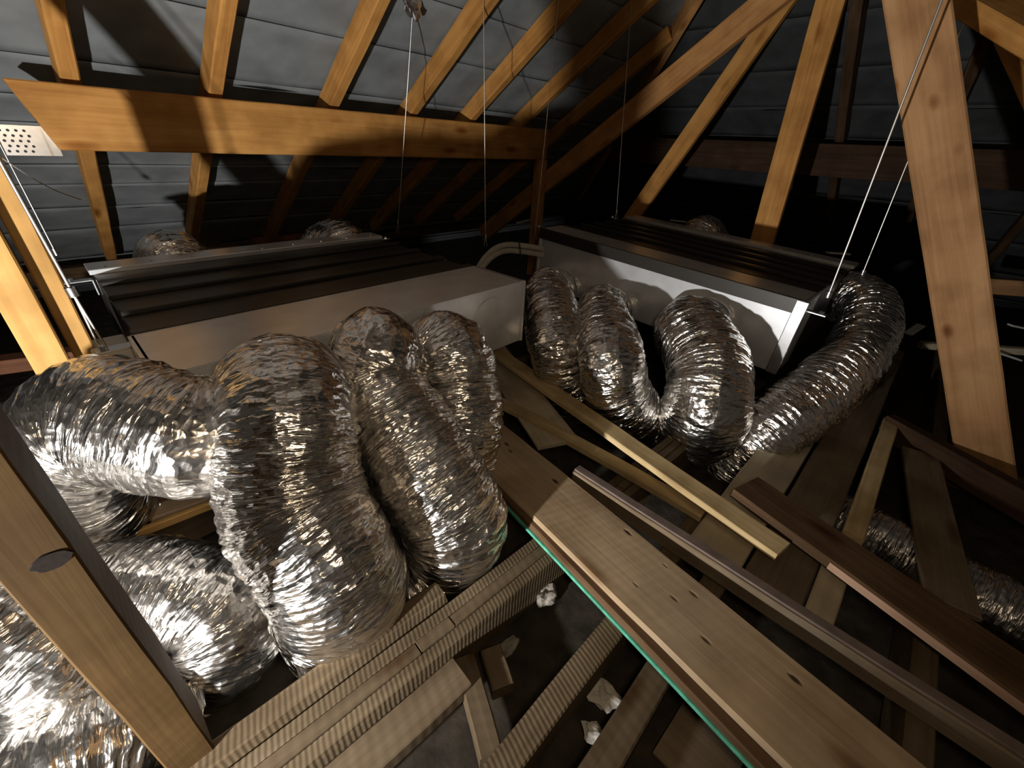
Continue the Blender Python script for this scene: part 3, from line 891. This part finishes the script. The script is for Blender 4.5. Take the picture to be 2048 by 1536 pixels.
# pipes between the units
for k, (dy, lab) in enumerate([(0, 'upper foam-lagged pipe leaving the right unit'), (12, 'lower foam-lagged pipe leaving the right unit')]):
    tube('lagged_pipe', [D(1085, 498 + dy, 2.55), D(1050, 492 + dy, 2.5), D(1010, 490 + dy, 2.45), D(980, 505 + dy, 2.4), D(955, 540 + dy, 2.42), D(940, 600, 2.5)],
         0.016, M['pipe_foam'], lab, 'pipe', nv=12, group='pipes between the units')
tie = tube('cable_tie', [D(1038, 482, 2.45), D(1040, 498, 2.43), D(1042, 516, 2.45)], 0.004, M['cable_black'], 'black cable tie around the two lagged pipes', 'tie', nv=6)

# ------------------------------------------------------------------ eaves clutter
timber('wall_plate', (-1.2, 4.28, 0.36), (5.0, 4.28, 0.36), 0.1, 0.08, M['plank_dark'], 'dark wall plate at the left eaves', 'plate')
for i, (px, py, lab) in enumerate([(505, 482, 'red brick lying behind left unit near the rafter foot'), (560, 478, 'second red brick behind left unit')]):
    b = D(px, py, 3.75)
    timber('brick', b, b + Vector((0.21, 0.04, 0)), 0.1, 0.065, M['brick_red'], lab, 'brick', bev=0.004)
cardm = bmesh.new()
pp = [D(275, 470, 3.2), D(330, 486, 3.2), D(400, 492, 3.3), D(440, 500, 3.4)]
rows = []
for p in pp: rows.append([cardm.verts.new(p), cardm.verts.new(p + Vector((0.12, 0.25, 0.10)))])
for a, b in zip(rows[:-1], rows[1:]): cardm.faces.new((a[0], b[0], b[1], a[1]))
bmesh.ops.solidify(cardm, geom=cardm.faces[:], thickness=0.004)
tag(link('cardboard_sheet', bm_mesh(cardm, 'cardboard_sheet'), M['card']), 'curved brown cardboard sheet behind left unit', 'cardboard')
timber('offcut', D(395, 497, 3.3), D(470, 490, 3.5), 0.15, 0.012, M['card'], 'flat brown offcut beside the cardboard sheet', 'offcut')
for (a, b, dd, w, lab) in [((1032, 446), (1064, 438), 4.4, 0.06, 'small white offcut left of the corner post'),
                           ((1340, 440), (1390, 446), 4.3, 0.03, 'thin white strip behind the right unit'),
                           ((1655, 505), (1698, 508), 3.4, 0.05, 'white offcut at back right corner of right unit'),
                           ((1995, 705), (2040, 720), 3.0, 0.035, 'white stick at the far right edge'),
                           ((1815, 668), (1842, 650), 3.3, 0.06, 'white scrap behind the curved duct'),
                           ((2020, 650), (2070, 660), 3.3, 0.05, 'white scrap right of the leaning strut')]:
    timber('white_offcut', D(a[0], a[1], dd), D(b[0], b[1], dd), w, 0.012, M['white_board'], lab, 'offcut', up=(0, 0, 1))
timber('pale_pole', D(1840, 690, 3.2), D(2090, 705, 3.0), 0.05, 0.05, M['board_dusty'], 'pale pole lying beyond the leaning strut', 'pole')
timber('short_batten', D(1960, 570, 3.1), D(2100, 580, 3.0), 0.06, 0.11, M['pine_tan'], 'tan batten right of the leaning strut', 'batten')
timber('dark_board', D(1790, 760, 3.1), D(2090, 860, 2.9), 0.16, 0.02, M['board_brown'], 'dark board on the floor behind the leaning strut', 'board')

# crumpled paper, rubble on the floor
def lump(name, loc, s, mat, label, cat, seed):
    bm = bmesh.new(); bmesh.ops.create_icosphere(bm, subdivisions=3, radius=1.0)
    rr = random.Random(seed); ph = [rr.random() * 6 for _ in range(6)]
    for v in bm.verts:
        k = 1 + .28 * math.sin(v.co.x * 4 + ph[0]) * math.sin(v.co.y * 5 + ph[1]) + .2 * math.sin(v.co.z * 6 + ph[2]) + .16 * (rr.random() - .5)
        v.co = Vector((v.co.x * s[0], v.co.y * s[1], v.co.z * s[2])) * k
    o = link(name, bm_mesh(bm, name), mat); o.location = loc
    return tag(o, label, cat)


c = U(1090, 1190, 0.03); lump('rubble_lump', c, (0.035, 0.03, 0.028), M['mortar'], 'pale mortar lump on the ceiling boards beside laminated joist', 'rubble', 1)
c = U(1205, 1390, 0.03); lump('crumpled_paper', c, (0.03, 0.045, 0.02), M['paper'], 'crumpled white paper between the bottom joists', 'paper', 2)
c = U(1190, 1470, 0.03); lump('crumpled_paper', c, (0.02, 0.03, 0.015), M['paper'], 'smaller paper scrap nearer the camera', 'paper', 3)
c = U(1020, 1290, 0.02); lump('rubble_lump', c, (0.03, 0.018, 0.012), M['mortar'], 'small flat mortar piece below the laminated joist', 'rubble', 5)
timber('ceiling_offcut', U(1345, 1440, 0.02), U(1470, 1560, 0.02), 0.2, 0.02, M['board_brown'], 'brown board offcut on the floor at the bottom', 'offcut')
